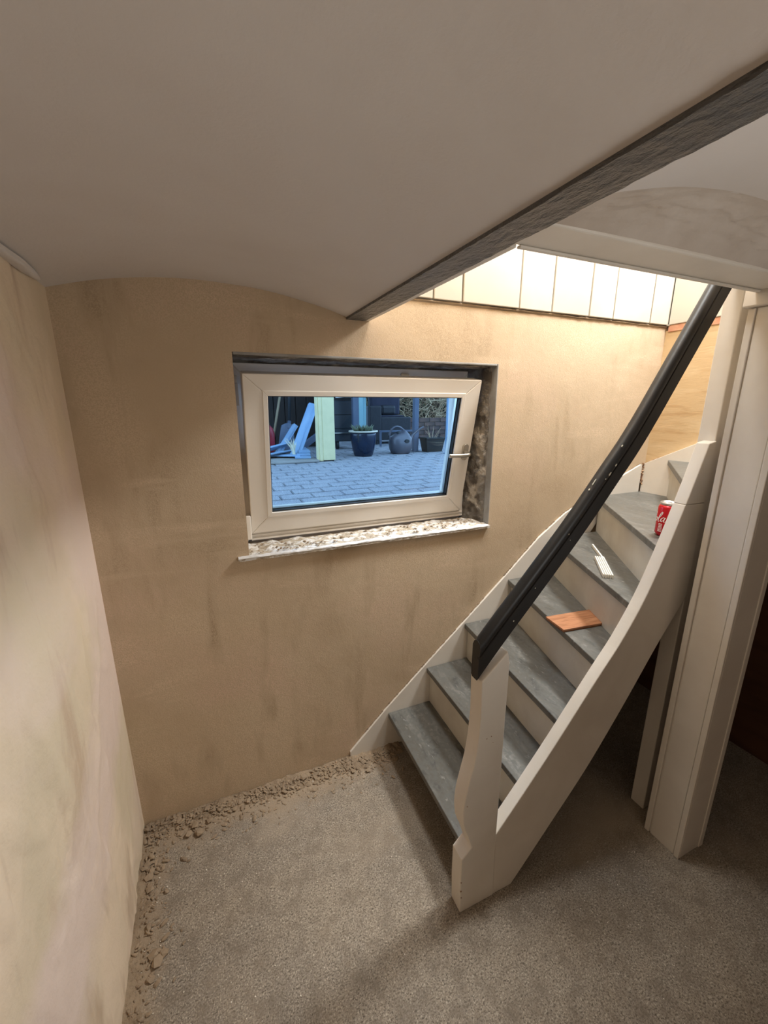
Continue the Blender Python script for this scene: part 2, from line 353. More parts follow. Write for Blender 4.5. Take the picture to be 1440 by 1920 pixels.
# ragged plaster edge under the boards
def rag(u, v):
    x = .56 + u * 1.53
    return (x, YB - .001 - .005 * (1 - abs(2 * v - 1)) * (1 + .6 * fbm(x, 0, 0, 30, 2)), 1.860 + v * (.010 + .004 * fbm(x, 0, 0, 22, 5)))
tag(grid('trim_4', M['crumb'], rag, 200, 4), kind=ST)
# right wall: plywood, red strip, boards, brown boarding below the stairs
tag(box('wall_right', M['cwall'], XR + .012, 2.3, -2.6, 1.72, 0, 3.3), kind=ST)
pw = empty('wall_right_lining'); pw['kind'] = ST
MB().box(XR, XR + .014, -.9, YB, 1.10, 1.848).build('plywood_sheet', M['ply'], pw)
MB().box(XR - .006, XR + .012, -.9, YB - .012, 1.842, 1.872).build('timber_strip', M['red_primer'], pw, bev=.002)
yy = [YB - .008, 1.235, 1.06, .86, .66, .46, .26, .0, -.3, -.6, -.9]
for a, b in zip(yy, yy[1:]):
    MB().box(XR - .012, XR + .014, b + .002, a - .002, 1.872, 3.2).build('panel', M['panel'], pw, bev=.0025)
MB().box(XR - .012, XR + .006, YB - .020, YB - .002, 1.868, 3.2).build('corner_bead', M['panel'], pw, bev=.003)
MB().box(XR, XR + .014, -2.4, YB, 0, 1.08).build('brown_boarding', M['brown'], pw)
# closet top (under the winding steps) and closing walls
tag(box('closet_ceiling', M['brown'], 1.475, XR, -2.4, .72, 1.52, 1.56), kind=ST)
tag(box('shaft_light_stop', M['panel'], 1.412, 1.474, .6925, .7565, 1.84, 3.2), kind=ST)  # unseen infill added to stop stairwell light leaking past the post
tag(box('wall_closet', M['panel'], 1.475, 1.50, -.9, .60, 1.56, 1.97), kind=ST)
tag(box('wall_front', M['wall_l'], -.6, 2.4, -2.6, -2.3, 0, 2.1), kind=ST)
tag(box('wall_side', M['wall_l'], 1.345, 1.47, -2.3, -.75, 0, 1.99), kind=ST)

# ---------------------------------------------------------------- door post and header
dr = empty('door_1', (1.34, .65, 0)); dr['kind'] = ST
def dbox(name, m, x0, x1, y0, y1, z0, z1, bev=.002): 
    o = MB().box(x0 - 1.34, x1 - 1.34, y0 - .65, y1 - .65, z0, z1).build(name, m, dr, bev); return o
dbox('door_jamb', M['white'], 1.350, 1.462, .594, .704, 0, 1.785, .003)
dbox('edge_strip', M['white'], 1.343, 1.351, .690, .707, 0, 1.745, .002)
dbox('edge_strip', M['white'], 1.343, 1.351, .5865, .603, 0, 1.745, .002)
dbox('cover_panel', M['white'], 1.346, 1.351, .6045, .6865, 0, 1.745, .0015)
dbox('jamb_face', M['white'], 1.351, 1.462, .5865, .5945, 0, 1.785, .002)
dbox('door_stop', M['white'], 1.452, 1.474, .5835, .5945, 0, 1.785, .002)
dbox('header', M['white'], 1.330, 1.475, -.9, .716, 1.747, 1.826, .004)

# ---------------------------------------------------------------- window
wi = empty('window_1', (0, 0, 0)); wi['kind'] = ST
fx0, fx1, fz0, fz1, fy = .106, 1.088, .998, 1.645, 1.585
fr = MB()
fw = .062
def frame_piece(pts, y0, y1): fr.prism(pts, 'y', y0, y1)
frame_piece([(fx0, fz0), (fx1, fz0), (fx1 - fw, fz0 + fw), (fx0 + fw, fz0 + fw)], fy, fy + .065)
frame_piece([(fx1, fz0), (fx1, fz1), (fx1 - fw, fz1 - fw), (fx1 - fw, fz0 + fw)], fy, fy + .065)
frame_piece([(fx1, fz1), (fx0, fz1), (fx0 + fw, fz1 - fw), (fx1 - fw, fz1 - fw)], fy, fy + .065)
frame_piece([(fx0, fz1), (fx0, fz0), (fx0 + fw, fz0 + fw), (fx0 + fw, fz1 - fw)], fy, fy + .065)
frm = fr.build('window_frame', M['pvc'], wi, .003)
MB().box(fx0 + .012, fx1 - .01, fy - .007, fy + .001, fz0 + .004, fz0 + .011).box(fx0 + .012, fx1 - .01, fy - .005, fy + .001, fz0 + .018, fz0 + .025).build('frame_ridge', M['pvc'], frm, .001)
MB().box(fx0 + .045, fx0 + .049, fy - .002, fy + .002, fz0 + .04, fz1 - .04).box(fx0 + .045, fx1 - .045, fy - .002, fy + .002, fz1 - .049, fz1 - .045).box(fx1 - .049, fx1 - .045, fy - .002, fy + .002, fz0 + .04, fz1 - .04).build('gasket', M['gasket'], frm)
MB().box(.755, .79, fy - .006, fy + .002, fz1 - .034, fz1 - .02).build('striker_plate', M['metal'], frm, .001)
MB().box(fx0 + .004, fx0 + .020, fy - .028, fy, 1.50, 1.575).box(fx0 + .007, fx0 + .017, fy - .034, fy - .02, 1.575, 1.60).build('upper_hinge', M['pvc'], frm, .002)
MB().box(fx0 + .006, fx0 + .024, fy - .032, fy, 1.012, 1.105).build('lower_hinge', M['pvc'], frm, .003)
MB().box(fx0 + .010, fx0 + .022, fy - .033, fy - .031, 1.006, 1.012).build('hinge_pin', M['gasket'], frm)
MB().box(.106, 1.117, fy + .012, fy + .055, fz1 + .0005, 1.662).box(fx1 + .0005, 1.117, fy + .012, fy + .055, .99, 1.662).build('mortar_packing', M['masonry'], wi)
# tilted sash: local x, depth y, height z; pivot at its foot
ang = math.radians(11.4)
RT = Matrix.Translation((0, 1.570, 1.030)) @ Matrix.Rotation(ang, 4, 'X')
def sb(mb_, *a): return mb_.box(*a, T=RT)
sx0, sx1, sh = .131, 1.060, .582
g0, g1, h0, h1 = .209, .975, .081, .512
sa = MB()
def sp(pts, y0, y1, mbx=None):
    mbx = mbx or sa
    k = len(mbx.v); mbx.prism(pts, 'y', y0, y1)
    for i in range(k, len(mbx.v)): mbx.v[i] = tuple(RT @ Vector(mbx.v[i]))
for pts in ([(sx0, 0), (sx1, 0), (g1, h0), (g0, h0)], [(sx1, 0), (sx1, sh), (g1, h1), (g1, h0)], [(sx1, sh), (sx0, sh), (g0, h1), (g1, h1)], [(sx0, sh), (sx0, 0), (g0, h0), (g0, h1)]):
    sp(pts, 0, .068)
sash = sa.build('sash', M['pvc'], wi, .003)
# raised outer lip and glazing bead
def ring(mbx, x0, x1, z0, z1, t, y0, y1):
    for pts in ([(x0, z0), (x1, z0), (x1 - t, z0 + t), (x0 + t, z0 + t)], [(x1, z0), (x1, z1), (x1 - t, z1 - t), (x1 - t, z0 + t)], [(x1, z1), (x0, z1), (x0 + t, z1 - t), (x1 - t, z1 - t)], [(x0, z1), (x0, z0), (x0 + t, z0 + t), (x0 + t, z1 - t)]):
        sp(pts, y0, y1, mbx)
q = MB(); ring(q, g0 - .017, g1 + .017, h0 - .017, h1 + .017, .017, -.003, .03); q.build('glazing_bead', M['pvc'], sash, .0015)
q = MB(); ring(q, g0 - .0005, g1 + .0005, h0 - .0005, h1 + .0005, .004, .006, .04); q.build('sash_gasket', M['gasket'], sash)
q = MB(); sb(q, g0, g1, .020, .024, h0, h1); q.build('glass_pane', M['glass'], sash)
q = MB(); sb(q, g0, g1, .040, .044, h0, h1); q.build('glass_pane', M['glass'], sash)
q = MB(); ring(q, g0 + .0, g1 - .0, h0 + .0, h1 - .0, .006, .025, .039); q.build('spacer_bar', M['metal'], sash)
# handle
hx, hz = 1.030, .283
q = MB()
pr_ = [(hx + .014 * math.cos(t) , hz + (.022 if math.sin(t) > 0 else -.022) + .014 * math.sin(t)) for t in [2 * math.pi * k / 24 for k in range(24)]]
sp(pr_, -.010, .001, q); q.build('handle_plate', M['metal'], sash, .002)
q = MB(); pts = spline([(hx, -.008, hz), (hx, -.034, hz), (hx - .012, -.046, hz), (hx - .04, -.048, hz), (hx - .105, -.048, hz + .001)], 6)
q.tube([RT @ Vector(p) for p in pts], [.009] * 12 + [.0085] * (len(pts) - 12), 12, 1.0); q.build('handle_lever', M['metal'], sash, smooth=True)
# sill: broken mortar bed, white front edge
def sillf(u, v):
    x = .072 + u * 1.045; y = YB - .012 + v * .17
    if v < .02: y -= .003
    rough = .010 * max(0, fbm(x * 2, y * 2, 0, 9, 3)) + .006 * fbm(x, y, 0, 34, 1)
    z = .992 + .006 * (1 - abs(2 * v - 1)) + rough * min(1, v * 5 + .2) - .012 * max(0, v - .55)
    return (x, y, z)
so = grid('window_sill', M['silldust'], sillf, 220, 40, wi, thick=(0, 0, -.012))
def edgef(u, v):
    x = .068 + u * 1.040; ph = v * math.pi * 1.2
    j = .0022 * fbm(x, v, 0, 22, 9)
    return (x, YB - .010 - .007 * math.sin(min(ph, math.pi)) + j, .996 - .014 * v + .0035 * fbm(x, 0, 0, 17, 4) * (1 - v))
grid('sill_edge', M['sillwhite'], edgef, 220, 8, wi, thick=(0, .012, -.002))
# right reveal: grey corner strip and mottled masonry
MB().prism([(1.1195, YB - .001), (1.1195, YB + .035), (1.1115, YB + .035), (1.1145, YB - .001)], 'z', .995, 1.664).build('corner_strip', M['greystrip'], wi, .002)
def revf(u, v):
    y = YB + .030 + u * .14; z = .985 + v * .68
    return (1.111 - .028 * u - .004 - .010 * abs(fbm(y, z, 0, 11, 2)) + .004 * fbm(y, z, 1, 40, 6), y, z)
grid('reveal_masonry', M['masonry'], revf, 30, 110, wi, thick=(.012, 0, 0))
def topf(u, v):
    x = .106 + u * 1.01; y = YB + .012 + v * .15
    return (x, y, 1.656 - .004 + .006 * fbm(x, y, 0, 16, 3))
grid('lintel_masonry', M['masonry'], topf, 120, 16, wi, thick=(0, 0, .01))
MB().box(.107, 1.112, YB - .001, YB + .014, 1.655, 1.663).build('lintel_strip', M['greystrip'], wi, .002)
# mortar crumbs lying on the sill
q = MB()
for k in range(130):
    x = random.uniform(.09, 1.09); y = random.uniform(YB, YB + .10); r = random.uniform(.002, .007)
    q.blob((x, y, .999 + r * .2), r, k, (1.3, 1, .5))
tag(q.build('sill_crumbs', M['crumb'], wi), kind='stuff')

# ================================================================ STAIRCASE
st = tag(empty('staircase', (.57, .78, 0)), 'cream painted winding wooden staircase with grey treads and black handrail', 'staircase')
SO = Vector((.57, .78, 0))
def stb(mb_, name, m, parent=st, bev=.002, smooth=False):
    if parent is st: mb_.v = [tuple(Vector(v) - SO) for v in mb_.v]
    return mb_.build(name, m, parent, bev, smooth)
R_ = .1778; YN, YW, XI = .786, 1.421, 2.068
near = [.613, .798, .940, 1.074, 1.192, 1.279, 1.384, 1.40]
wall = [.632, .821, 1.014, 1.245, 1.480, 1.755, None, None]
def nose(k):                                   # two end points of nosing line k (0-based)
    if k < 6: return Vector((near[k], YN)), Vector((wall[k], YW))
    if k == 6: return Vector((1.384, .790)), Vector((XI, 1.302))
    if k == 7: return Vector((1.440, .80)), Vector((XI, .955))
    return Vector((1.46, .70)), Vector((XI, .62))
def offs(k, d):                                # nosing line moved up-stair by d
    a, b = nose(k); n = Vector(((b - a).y, -(b - a).x)).normalized() * d
    return a + n, b + n
for k in range(8):
    z = R_ * (k + 1); a, b = nose(k); c, d = offs(k + 1, .030)
    pts = [tuple(a), tuple(b)] + ([(XI, YW)] if k == 5 else []) + [tuple(d), tuple(c)]
    if k >= 6: pts = [tuple(a), tuple(b), tuple(d), (1.455, tuple(c)[1])] if k == 6 else [(1.455, .815), tuple(b), tuple(d), (1.48, .70)]
    mb_ = MB().prism(pts, 'z', z - .024, z)
    stb(mb_, 'tread', M['tread'], bev=.0025)
    c0, d0 = offs(k, .018); c1, d1 = offs(k, .036)
    if k: stb(MB().prism([tuple(c0), tuple(d0), tuple(d1), tuple(c1)], 'z', z - R_, z - .024), 'riser', M['riser'], bev=0)
# near string: curved board in two lengths
top = spline([(.691, .247), (.865, .461), (1.037, .688), (1.120, .795), (1.196, .920), (1.258, 1.060), (1.313, 1.210)], 5)
top2 = [(1.3135, 1.2105), (1.339, 1.285), (1.373, 1.392)]
bot = spline([(.771, 0), (.91, .172), (1.049, .347), (1.18, .543), (1.30, .738), (1.379, .853), (1.406, .895)], 5)
stb(MB().prism([(.691, 0)] + top + [(1.406, 1.208)] + bot[::-1], 'y', .752, .790), 'near_string', M['white'], bev=.0025)
stb(MB().prism(top2 + [(1.406, 1.398), (1.406, 1.2095)], 'y', .752, .790), 'near_string_top', M['white'], bev=.0025)
# wall strings
ws = [(.452, 0), (.452, .035), (.624, .203), (.793, .352), (.982, .516), (1.234, .736), (1.407, .893), (1.562, 1.000), (1.75, 1.085), (1.928, 1.160), (2.050, 1.208), (2.060, 1.205)]
lower = [(2.060, 1.0), (1.80, .95), (1.6, .70), (1.2, .36), (.9, .0)]
stb(MB().prism(ws + lower, 'y', YW, YB - .0005), 'wall_string', M['white'], bev=.0015)
rs = [(YB - .012, 1.212), (1.18, 1.337), (.95, 1.50), (.6, 1.80), (.3, 2.05), (.3, 1.8), (.75, 1.25), (1.3, 1.0), (YB - .012, 1.0)]
stb(MB().prism(rs, 'x', XI, XR - .0005), 'side_string', M['white'], bev=.0015)
# broken filler in the corner where the strings meet
q = MB()
for k in range(40):
    z = 1.215 - .11 * k / 40; r = random.uniform(.003, .007)
    q.blob((XI - .002 + random.uniform(-.004, .003), YW - .001 + random.uniform(-.004, .004) , z), r, k)
for k in range(16):
    t = k / 16; q.blob((XI + .006, YB - .03 - .05 * t, 1.222 + .026 * t), random.uniform(.002, .005), 60 + k)
stb(q, 'broken_filler', M['crack'], bev=0)
# thin strip of old filler along the wall string
q = MB()
for a, b in zip(ws[1:11], ws[2:12]):
    n = max(2, int((Vector(b) - Vector(a)).length / .006))
    for i in range(n):
        x = a[0] + (b[0] - a[0]) * i / n; z = a[1] + (b[1] - a[1]) * i / n
        if fbm(x, 0, z, 7, 3) > -.25: q.blob((x - .002, YB - .002, z + .001), random.uniform(.0015, .0042), i, (1.4, .8, 1))
stb(q, 'filler_bead', M['crumb'], bev=0)['kind'] = 'stuff'
# newel post
nw = [(.575, 0), (.571, .10), (.570, .214), (.603, .246)] + spline([(.588, .292), (.572, .335), (.566, .385), (.569, .437), (.580, .492), (.592, .548), (.600, .620), (.603, .694)], 4) + [(.599, .806), (.678, .876), (.686, .84), (.687, .675), (.689, .462), (.691, .247), (.699, 0)]
stb(MB().prism(nw, 'y', .750, .800), 'newel_post', M['white'], bev=.003)
q = MB()
for (x, z, r) in ((.628, .62, .0016), (.643, .623, .0016), (.65, .6, .0012), (.577, .41, .002), (.574, .09, .003), (.573, .125, .002), (.576, .063, .002)):
    q.tube([(x, .7493, z), (x, .7520, z)], r, 6)
stb(q, 'paint_chips', M['crack'], bev=0)['kind'] = 'stuff'
# handrail: grooved board following the stair curve
B = spline([(.588, .800), (.671, .897), (.790, 1.029), (.913, 1.169), (1.010, 1.290), (1.101, 1.408), (1.222, 1.597), (1.366, 1.826), (1.43, 1.93)], 6)
sec = [(0, .003), (.003, 0), (.040, 0), (.0435, .007), (.047, -.001), (.051, -.003), (.064, -.003), (.070, .001), (.073, .008), (.073, .016), (.069, .024), (.061, .029), (.004, .029), (0, .025)]
mb_ = MB(); n = len(sec)
for i, p in enumerate(B):
    a = Vector(B[max(0, i - 1)]); b = Vector(B[min(len(B) - 1, i + 1)]); d = (b - a).normalized(); nn = Vector((-d.y, d.x))
    tt = i / (len(B) - 1); hs = 1.0 - .10 * tt
    for (h, y) in sec:
        x, z = Vector(p) + nn * h * hs
        if x < .592 or i == 0:                  # vertical plumb cut at the foot
            x2 = .592; z = z + (x2 - x) * d.y / d.x; x = x2 + i * .0004
        mb_.v.append((x, .760 + y, z))
for i in range(len(B) - 1):
    for j in range(n):
        a0 = i * n + j; a1 = i * n + (j + 1) % n; mb_.f.append((a0, a1, a1 + n, a0 + n))
mb_.f.append(tuple(range(n))); mb_.f.append(tuple(range((len(B) - 1) * n, len(B) * n))[::-1])
hr = stb(mb_, 'handrail', M['black'], bev=0)
for p in hr.data.polygons: p.use_smooth = len(p.vertices) == 4
hr.modifiers.new('edges', 'EDGE_SPLIT').split_angle = math.radians(38)
q = MB()
def onrail(t, h, y):
    i = min(len(B) - 2, int(t * (len(B) - 1))); f = t * (len(B) - 1) - i
    a = Vector(B[i]); b = Vector(B[i + 1]); p = a.lerp(b, f); d = (b - a).normalized(); nn = Vector((-d.y, d.x)); p = p + nn * h
    return Vector((p.x, .760 + y, p.y)), d, nn
for (t, h, y, ln, wd) in ((.575, .068, -.001, .006, .003), (.53, .050, -.0028, .008, .004), (.505, .050, -.0028, .012, .004), (.49, .053, -.0028, .004, .003), (.47, .071, .006, .020, .002), (.45, .071, .006, .006, .003), (.35, .05, -.0028, .003, .002), (.24, .03, 0, .003, .002), (.17, .022, 0, .004, .0025), (.345, .03, 0, .002, .002)):
    c, d, nn = onrail(t, h, y)
    D = Vector((d.x, 0, d.y)); Nn = Vector((nn.x, 0, nn.y)); yv = Vector((0, 1, 0))
    if h > .065: Nn, yv = Vector((0, 1, 0)), -Nn * 1.0
    k = len(q.v)
    for sy in (-.0012, .0008):
        for (s1, s2) in ((-1, -.6), (-.3, -1), (1, -.5), (.8, .7), (-.7, 1)):
            q.v.append(tuple(c + D * ln / 2 * s1 + Nn * wd / 2 * s2 + yv * sy))
    q.f += [(k, k + 1, k + 2, k + 3, k + 4), (k + 9, k + 8, k + 7, k + 6, k + 5)] + [(k + i, k + 5 + i, k + 5 + (i + 1) % 5, k + (i + 1) % 5) for i in range(5)]
ch = q.build('paint_chips', M['chip'], None); ch.parent = hr; ch['kind'] = 'stuff'
for v in ch.data.vertices: v.co = v.co - SO
# upper post beside the door frame
stb(MB().box(1.407, 1.452, .757, .808, 0, 3.19), 'upper_post', M['white'], bev=.003)
# closed dark back of the cupboard under the steps
stb(MB().box(1.452, 1.458, .705, .800, 0, 1.40), 'post_filler_board', M['brown'], bev=0)
stb(MB().prism([(1.450, .8), (1.475, .8), (1.475, .70), (1.45, .70)], 'z', 1.40, 3.19), 'post_casing', M['white'], bev=.001)

# ================================================================ THINGS ON THE STAIRS
# drink can
cx, cy, cz = 1.428, .868, R_ * 6
can = tag(empty('drink_can', (cx, cy, cz)), 'red soft drink can with white script standing on a grey winder tread', 'can')
r = .0315; h = .118
MB().lathe([(.0225, .0), (.0245, .0015), (.0285, .006), (r, .011), (r, .098), (.0305, .102), (.0275, .108)], n=40).build('can_body', M['canred'], can, smooth=True)
MB().lathe([(.0272, .1075), (.0268, .112), (.0278, .114), (.0278, .117), (.0262, .117), (.0250, .113), (.001, .1125)], n=40).build('can_lid', M['canmetal'], can, smooth=True)
q = MB(); q.tube([(-.012, 0, .1145), (-.006, .006, .115), (.004, .005, .115), (.008, 0, .115), (.004, -.005, .115), (-.006, -.006, .115), (-.012, 0, .1145)], .0013, 6); q.build('pull_tab', M['canmetal'], can)
GL = {  # hand drawn script strokes: x, y, half width
 'C': [[(.62, .86, .05), (.50, .98, .05), (.30, .92, .06), (.14, .66, .08), (.10, .36, .09), (.22, .12, .07), (.42, .10, .04), (.60, .24, .03)]],
 'o': [[(.30, .50, .04), (.14, .40, .06), (.10, .20, .07), (.22, .08, .04), (.36, .22, .05), (.38, .42, .06), (.28, .50, .04), (.48, .44, .02)]],
 'c': [[(.36, .44, .05), (.24, .50, .04), (.10, .34, .07), (.12, .14, .06), (.26, .08, .03), (.42, .18, .02)]],
 'a': [[(.36, .46, .04), (.22, .48, .04), (.09, .30, .07), (.12, .11, .06), (.24, .12, .03), (.38, .46, .03)], [(.40, .50, .06), (.35, .26, .07), (.36, .10, .05), (.46, .09, .03), (.58, .22, .02)]],
 'l': [[(.08, .24, .02), (.26, .60, .04), (.36, .92, .05), (.30, 1.04, .03), (.20, .80, .06), (.12, .36, .08), (.14, .12, .06), (.24, .08, .03), (.36, .20, .02)]],
 '-': [[(.05, .30, .04), (.25, .32, .04)]]}
adv = {'C': .56, 'o': .44, 'c': .38, 'a': .50, 'l': .32, '-': .32}
txt = 'Coca-Cola'; tot = sum(adv[c] for c in txt); sc = .036
th_end = math.atan2(-cy, -cx) - .16               # end of the word faces the room
q = MB(); xo = 0
for cch in txt:
    for stroke in GL[cch]:
        P = spline(stroke, 5); k0 = len(q.v)
        for i, (x, y, wd) in enumerate(P):
            a = P[max(0, i - 1)]; b = P[min(len(P) - 1, i + 1)]; dx, dy = b[0] - a[0], b[1] - a[1]; l_ = math.hypot(dx, dy) or 1; nx, ny = -dy / l_, dx / l_
            for s_ in (-1, 1):
                for rr in (.0002, .0005):
                    X_ = (xo + x + .18 * y + nx * wd * s_ * .62 - tot) * sc; Y_ = (y + ny * wd * s_ * .62) * sc + .052 + (xo - tot) * .004
                    t = th_end + X_ / r; q.v.append(((r + rr) * math.cos(t), (r + rr) * math.sin(t), Y_))
        for i in range(len(P) - 1):
            a0 = k0 + i * 4; b0 = a0 + 4
            q.f += [(a0 + 1, a0 + 3, b0 + 3, b0 + 1), (a0, b0, b0 + 2, a0 + 2), (a0, a0 + 1, b0 + 1, b0), (a0 + 2, b0 + 2, b0 + 3, a0 + 3)]
    xo += adv[cch]
q.build('can_script', M['canwhite'], can)
q = MB()                                        # small print block under the word
for row in range(6):
    for k in range(5):
        t0 = th_end - .62 + k * .085 + random.uniform(-.01, .01); t1 = t0 + .055; z0 = .018 + row * .005
        kk = len(q.v)
        for rr in (.0002, .0005):
            for (t, z) in ((t0, z0), (t1, z0), (t1, z0 + .0026), (t0, z0 + .0026)): q.v.append(((r + rr) * math.cos(t), (r + rr) * math.sin(t), z))
        q.f += [(kk, kk + 1, kk + 2, kk + 3), (kk + 4, kk + 5, kk + 6, kk + 7), (kk, kk + 4, kk + 5, kk + 1), (kk + 1, kk + 5, kk + 6, kk + 2), (kk + 2, kk + 6, kk + 7, kk + 3), (kk + 3, kk + 7, kk + 4, kk)]
q.build('small_print', M['canwhite'], can)
# folding ruler on tread 5
zr = R_ * 5
ru = tag(empty('folding_ruler', (1.305, .963, zr), (0, 0, math.atan2(.185, .165))), 'white folding ruler partly unfolded on a grey stair tread', 'ruler')
for i in range(5):
    s = MB().box(0, .205, -.0175 + i * .0074, -.0175 + i * .0074 + .0052, 0, .014).build('ruler_segment', M['ruler'], ru, .0008)
    MB().box(.0005, .0035, -.0178 + i * .0074, -.0172 + i * .0074 + .0052, .0, .0142).build('metal_hinge', M['metal'], s)
q = MB()
for i in range(5):
    for k in range(26):
        q.box(.01 + k * .0072, .0108 + k * .0072, -.0175 + i * .0074 + .0003, -.0175 + i * .0074 + (.0035 if k % 5 == 0 else .002), .0139, .0142)
q.build('ruler_marks', M['rulermark'], ru)
s = MB().box(-.005, .170, -.003, .003, 0, .013).build('open_segment', M['ruler'], ru, .0008); s.location = (.200, -.012, 0); s.rotation_euler = (0, 0, math.radians(5))
# wooden board on tread 4
zt = R_ * 4
wd_ = tag(empty('wood_board', (1.245, 1.000, zt), (0, 0, math.atan2(-.028, .232))), 'short orange-brown wood floor sample lying across a grey stair tread', 'board')
MB().box(-.124, .124, -.050, .050, 0.0045, .012).build('oak_face', M['oak'], wd_, .001)
MB().box(-.122, .122, -.048, .048, 0, .0045).build('core_layer', M['oakend'], wd_)

# ================================================================ DEBRIS ON THE FLOOR
q = MB()
def edge_y(): return YB
for k in range(2200):
    t = random.random()
    if t < .62:
        x = random.uniform(-.33, .66); d = abs(random.gauss(0, .06)) + .006; y = YB - d
        if x > .45 and d < .02: y -= .03
    else:
        y = random.uniform(.1, 1.42); x = XL + .02 + abs(random.gauss(0, .045))
    r = min(.011, abs(random.gauss(.0, .0032)) * (1 + (random.random() < .06) * 1.2) + .0012)
    q.blob((x, y, r * .35 + max(0, .010 - .12 * (YB - y)) + max(0, .008 - .12 * (x - XL))), r, k, (1.5, .8, .5))
tag(q.build('plaster_crumbs', M['crumb']), 'beige plaster crumbs scattered on the carpet along both walls', 'debris', kind='stuff')
q = MB()
for k in range(150):
    x = random.gauss(0, .3); y = random.uniform(.55, 1.4); x = XL + .03 + abs(x) * (.7 if y < 1.2 else 1.4)
    if x > .6: continue
    q.blob((x, y, .0018), random.uniform(.0010, .0024), 900 + k, (1.2, 1, .7))
for k in range(40): q.blob((random.uniform(.9, 1.25), random.uniform(.35, .72), .0018), random.uniform(.001, .0022), 1200 + k)
tag(q.build('plaster_flecks', M['fleck']), 'tiny white plaster flecks sprinkled over the carpet', 'debris', kind='stuff')
def mound(u, v):                                # dust drift along the back wall
    x = XL + .005 + u * 1.02; wdt = .085 + .05 * fbm(x, 0, 0, 4, 2)
    if x > .45: wdt += .03
    y = YB - .001 - v * max(.03, wdt)
    z = (1 - v) ** 1.3 * .014 * (1 + .5 * fbm(x, y, 0, 9, 4)) + .007 * (1 - v) ** .4 * fbm(x, y, 0, 42, 1) - .003 * v - .001
    return (x, y, z if v < .999 else -.004)
tag(grid('dust_drift', M['dust'], mound, 320, 36), 'ridge of tan plaster dust heaped on carpet along the window wall', 'dust', kind='stuff')
def mound2(u, v):
    y = .05 + u * 1.37; wdt = .045 + .05 * max(-.5, fbm(0, y, 0, 4.5, 9))
    x = XL + .004 + v * max(.02, wdt)
    z = (1 - v) ** 1.3 * .012 * (1 + .6 * fbm(x, y, 0, 9, 4)) + .006 * (1 - v) ** .4 * fbm(x, y, 0, 42, 7) - .003 * v - .001
    return (x, y, z if v < .999 else -.004)
tag(grid('dust_drift_side', M['dust'], mound2, 320, 24), 'ridge of tan plaster dust heaped on carpet along the scraped side wall', 'dust', kind='stuff')
chunk = MB().blob((0, 0, 0), .012, 5, (1.3, 1, .6)).build('plaster_chunk', M['crumb'])
GR = 'larger plaster chunks lying in the dust by the walls'
spots = [(-.19, 1.335, 1.0), (-.155, 1.325, 1.2), (-.12, 1.36, .9), (-.17, 1.36, 1.1), (-.03, 1.37, .8), (.02, 1.385, .8), (.24, 1.405, 1.3), (.31, 1.37, .7), (.44, 1.35, .7), (.5, 1.33, .8), (-.262, .985, 1.3), (-.247, 1.0, 1.0), (-.275, 1.005, 1.1), (-.30, 1.19, 1.0), (-.305, 1.23, 1.1), (-.30, 1.25, .8)]
PL = ['beige plaster lump at the near edge of the dust ridge left of the window', 'largest beige lump of the cluster left of the window', 'small plaster lump on the right side of the cluster left of the window', 'plaster lump nearest the wall in the cluster left of the window',
      'lone small plaster lump below the left window jamb', 'small plaster lump resting on the ridge below the left window pane', 'big plaster lump touching the wall below the middle of the window', 'tiny plaster lump on carpet in front of the big one at the wall',
      'plaster lump left of the wall string foot', 'plaster lump closest to the foot of the staircase', 'largest lump of the trio against the scraped side wall', 'lump of the side wall trio farthest into the carpet', 'lump of the side wall trio touching the dust ridge',
      'lone plaster lump between the trio and the room corner', 'front lump of the pair near the room corner', 'back lump of the pair near the room corner']
for i, (x, y, s) in enumerate(spots):
    c = chunk if i == 0 else chunk.copy()
    if i: C.objects.link(c)
    c.location = (x, y, .0035 * s + (.006 if y > 1.3 or x < -.28 else 0)); c.scale = (s, s, s); c.rotation_euler = (0, 0, i * 1.3)
    tag(c, PL[i], 'rubble', GR)

# ================================================================ OUTDOORS
G = .95
gr = tag(empty('pavement', (0, 1.72, G)), kind=ST)
def pv(mb_, name, m, kind=None, bev=0):
    mb_.v = [(a, b - 1.72, c - G) for a, b, c in mb_.v]
    o = mb_.build(name, m, gr, bev)
    if kind: o['kind'] = kind
    return o
pv(MB().box(-4, 9, 1.72, 12, G - .10, G - .012), 'joint_sand', M['joint'])
PW, PD = .200, .150
mesh_paver = None
pm = []
for vnt in range(5):
    q = MB(); rnd = random.Random(vnt)
    a, b = PW / 2 - .003, PD / 2 - .0065
    t = [rnd.uniform(-.0012, .0012) for _ in range(4)]
    e = .012                                    # chamfered, slightly skewed top like interlocking pavers
    q.v = [(-a, -b, -.05), (a, -b, -.05), (a, b, -.05), (-a, b, -.05), (-a + e * .6, -b, -.006), (a + e * .6, -b, -.006), (a - e * .6, b, -.006), (-a - e * .6, b, -.006)]
    q.v = [(-a, -b, -.05), (a, -b, -.05), (a, b, -.05), (-a, b, -.05), (-a, -b, -.010), (a, -b, -.010), (a, b, -.010), (-a, b, -.010),
           (-a + .005, -b + .008, t[0]), (a - .005, -b + .008, t[1]), (a - .005, b - .008, t[2]), (-a + .005, b - .008, t[3])]
    q.f = [(3, 2, 1, 0), (0, 1, 5, 4), (1, 2, 6, 5), (2, 3, 7, 6), (3, 0, 4, 7), (4, 5, 9, 8), (5, 6, 10, 9), (6, 7, 11, 10), (7, 4, 8, 11), (8, 9, 10, 11)]
    me = bpy.data.meshes.new('paver'); me.from_pydata(q.v, [], q.f); me.materials.append(M['paver']); pm.append(me)
single, rest = [], []
j = 0; y = 1.80
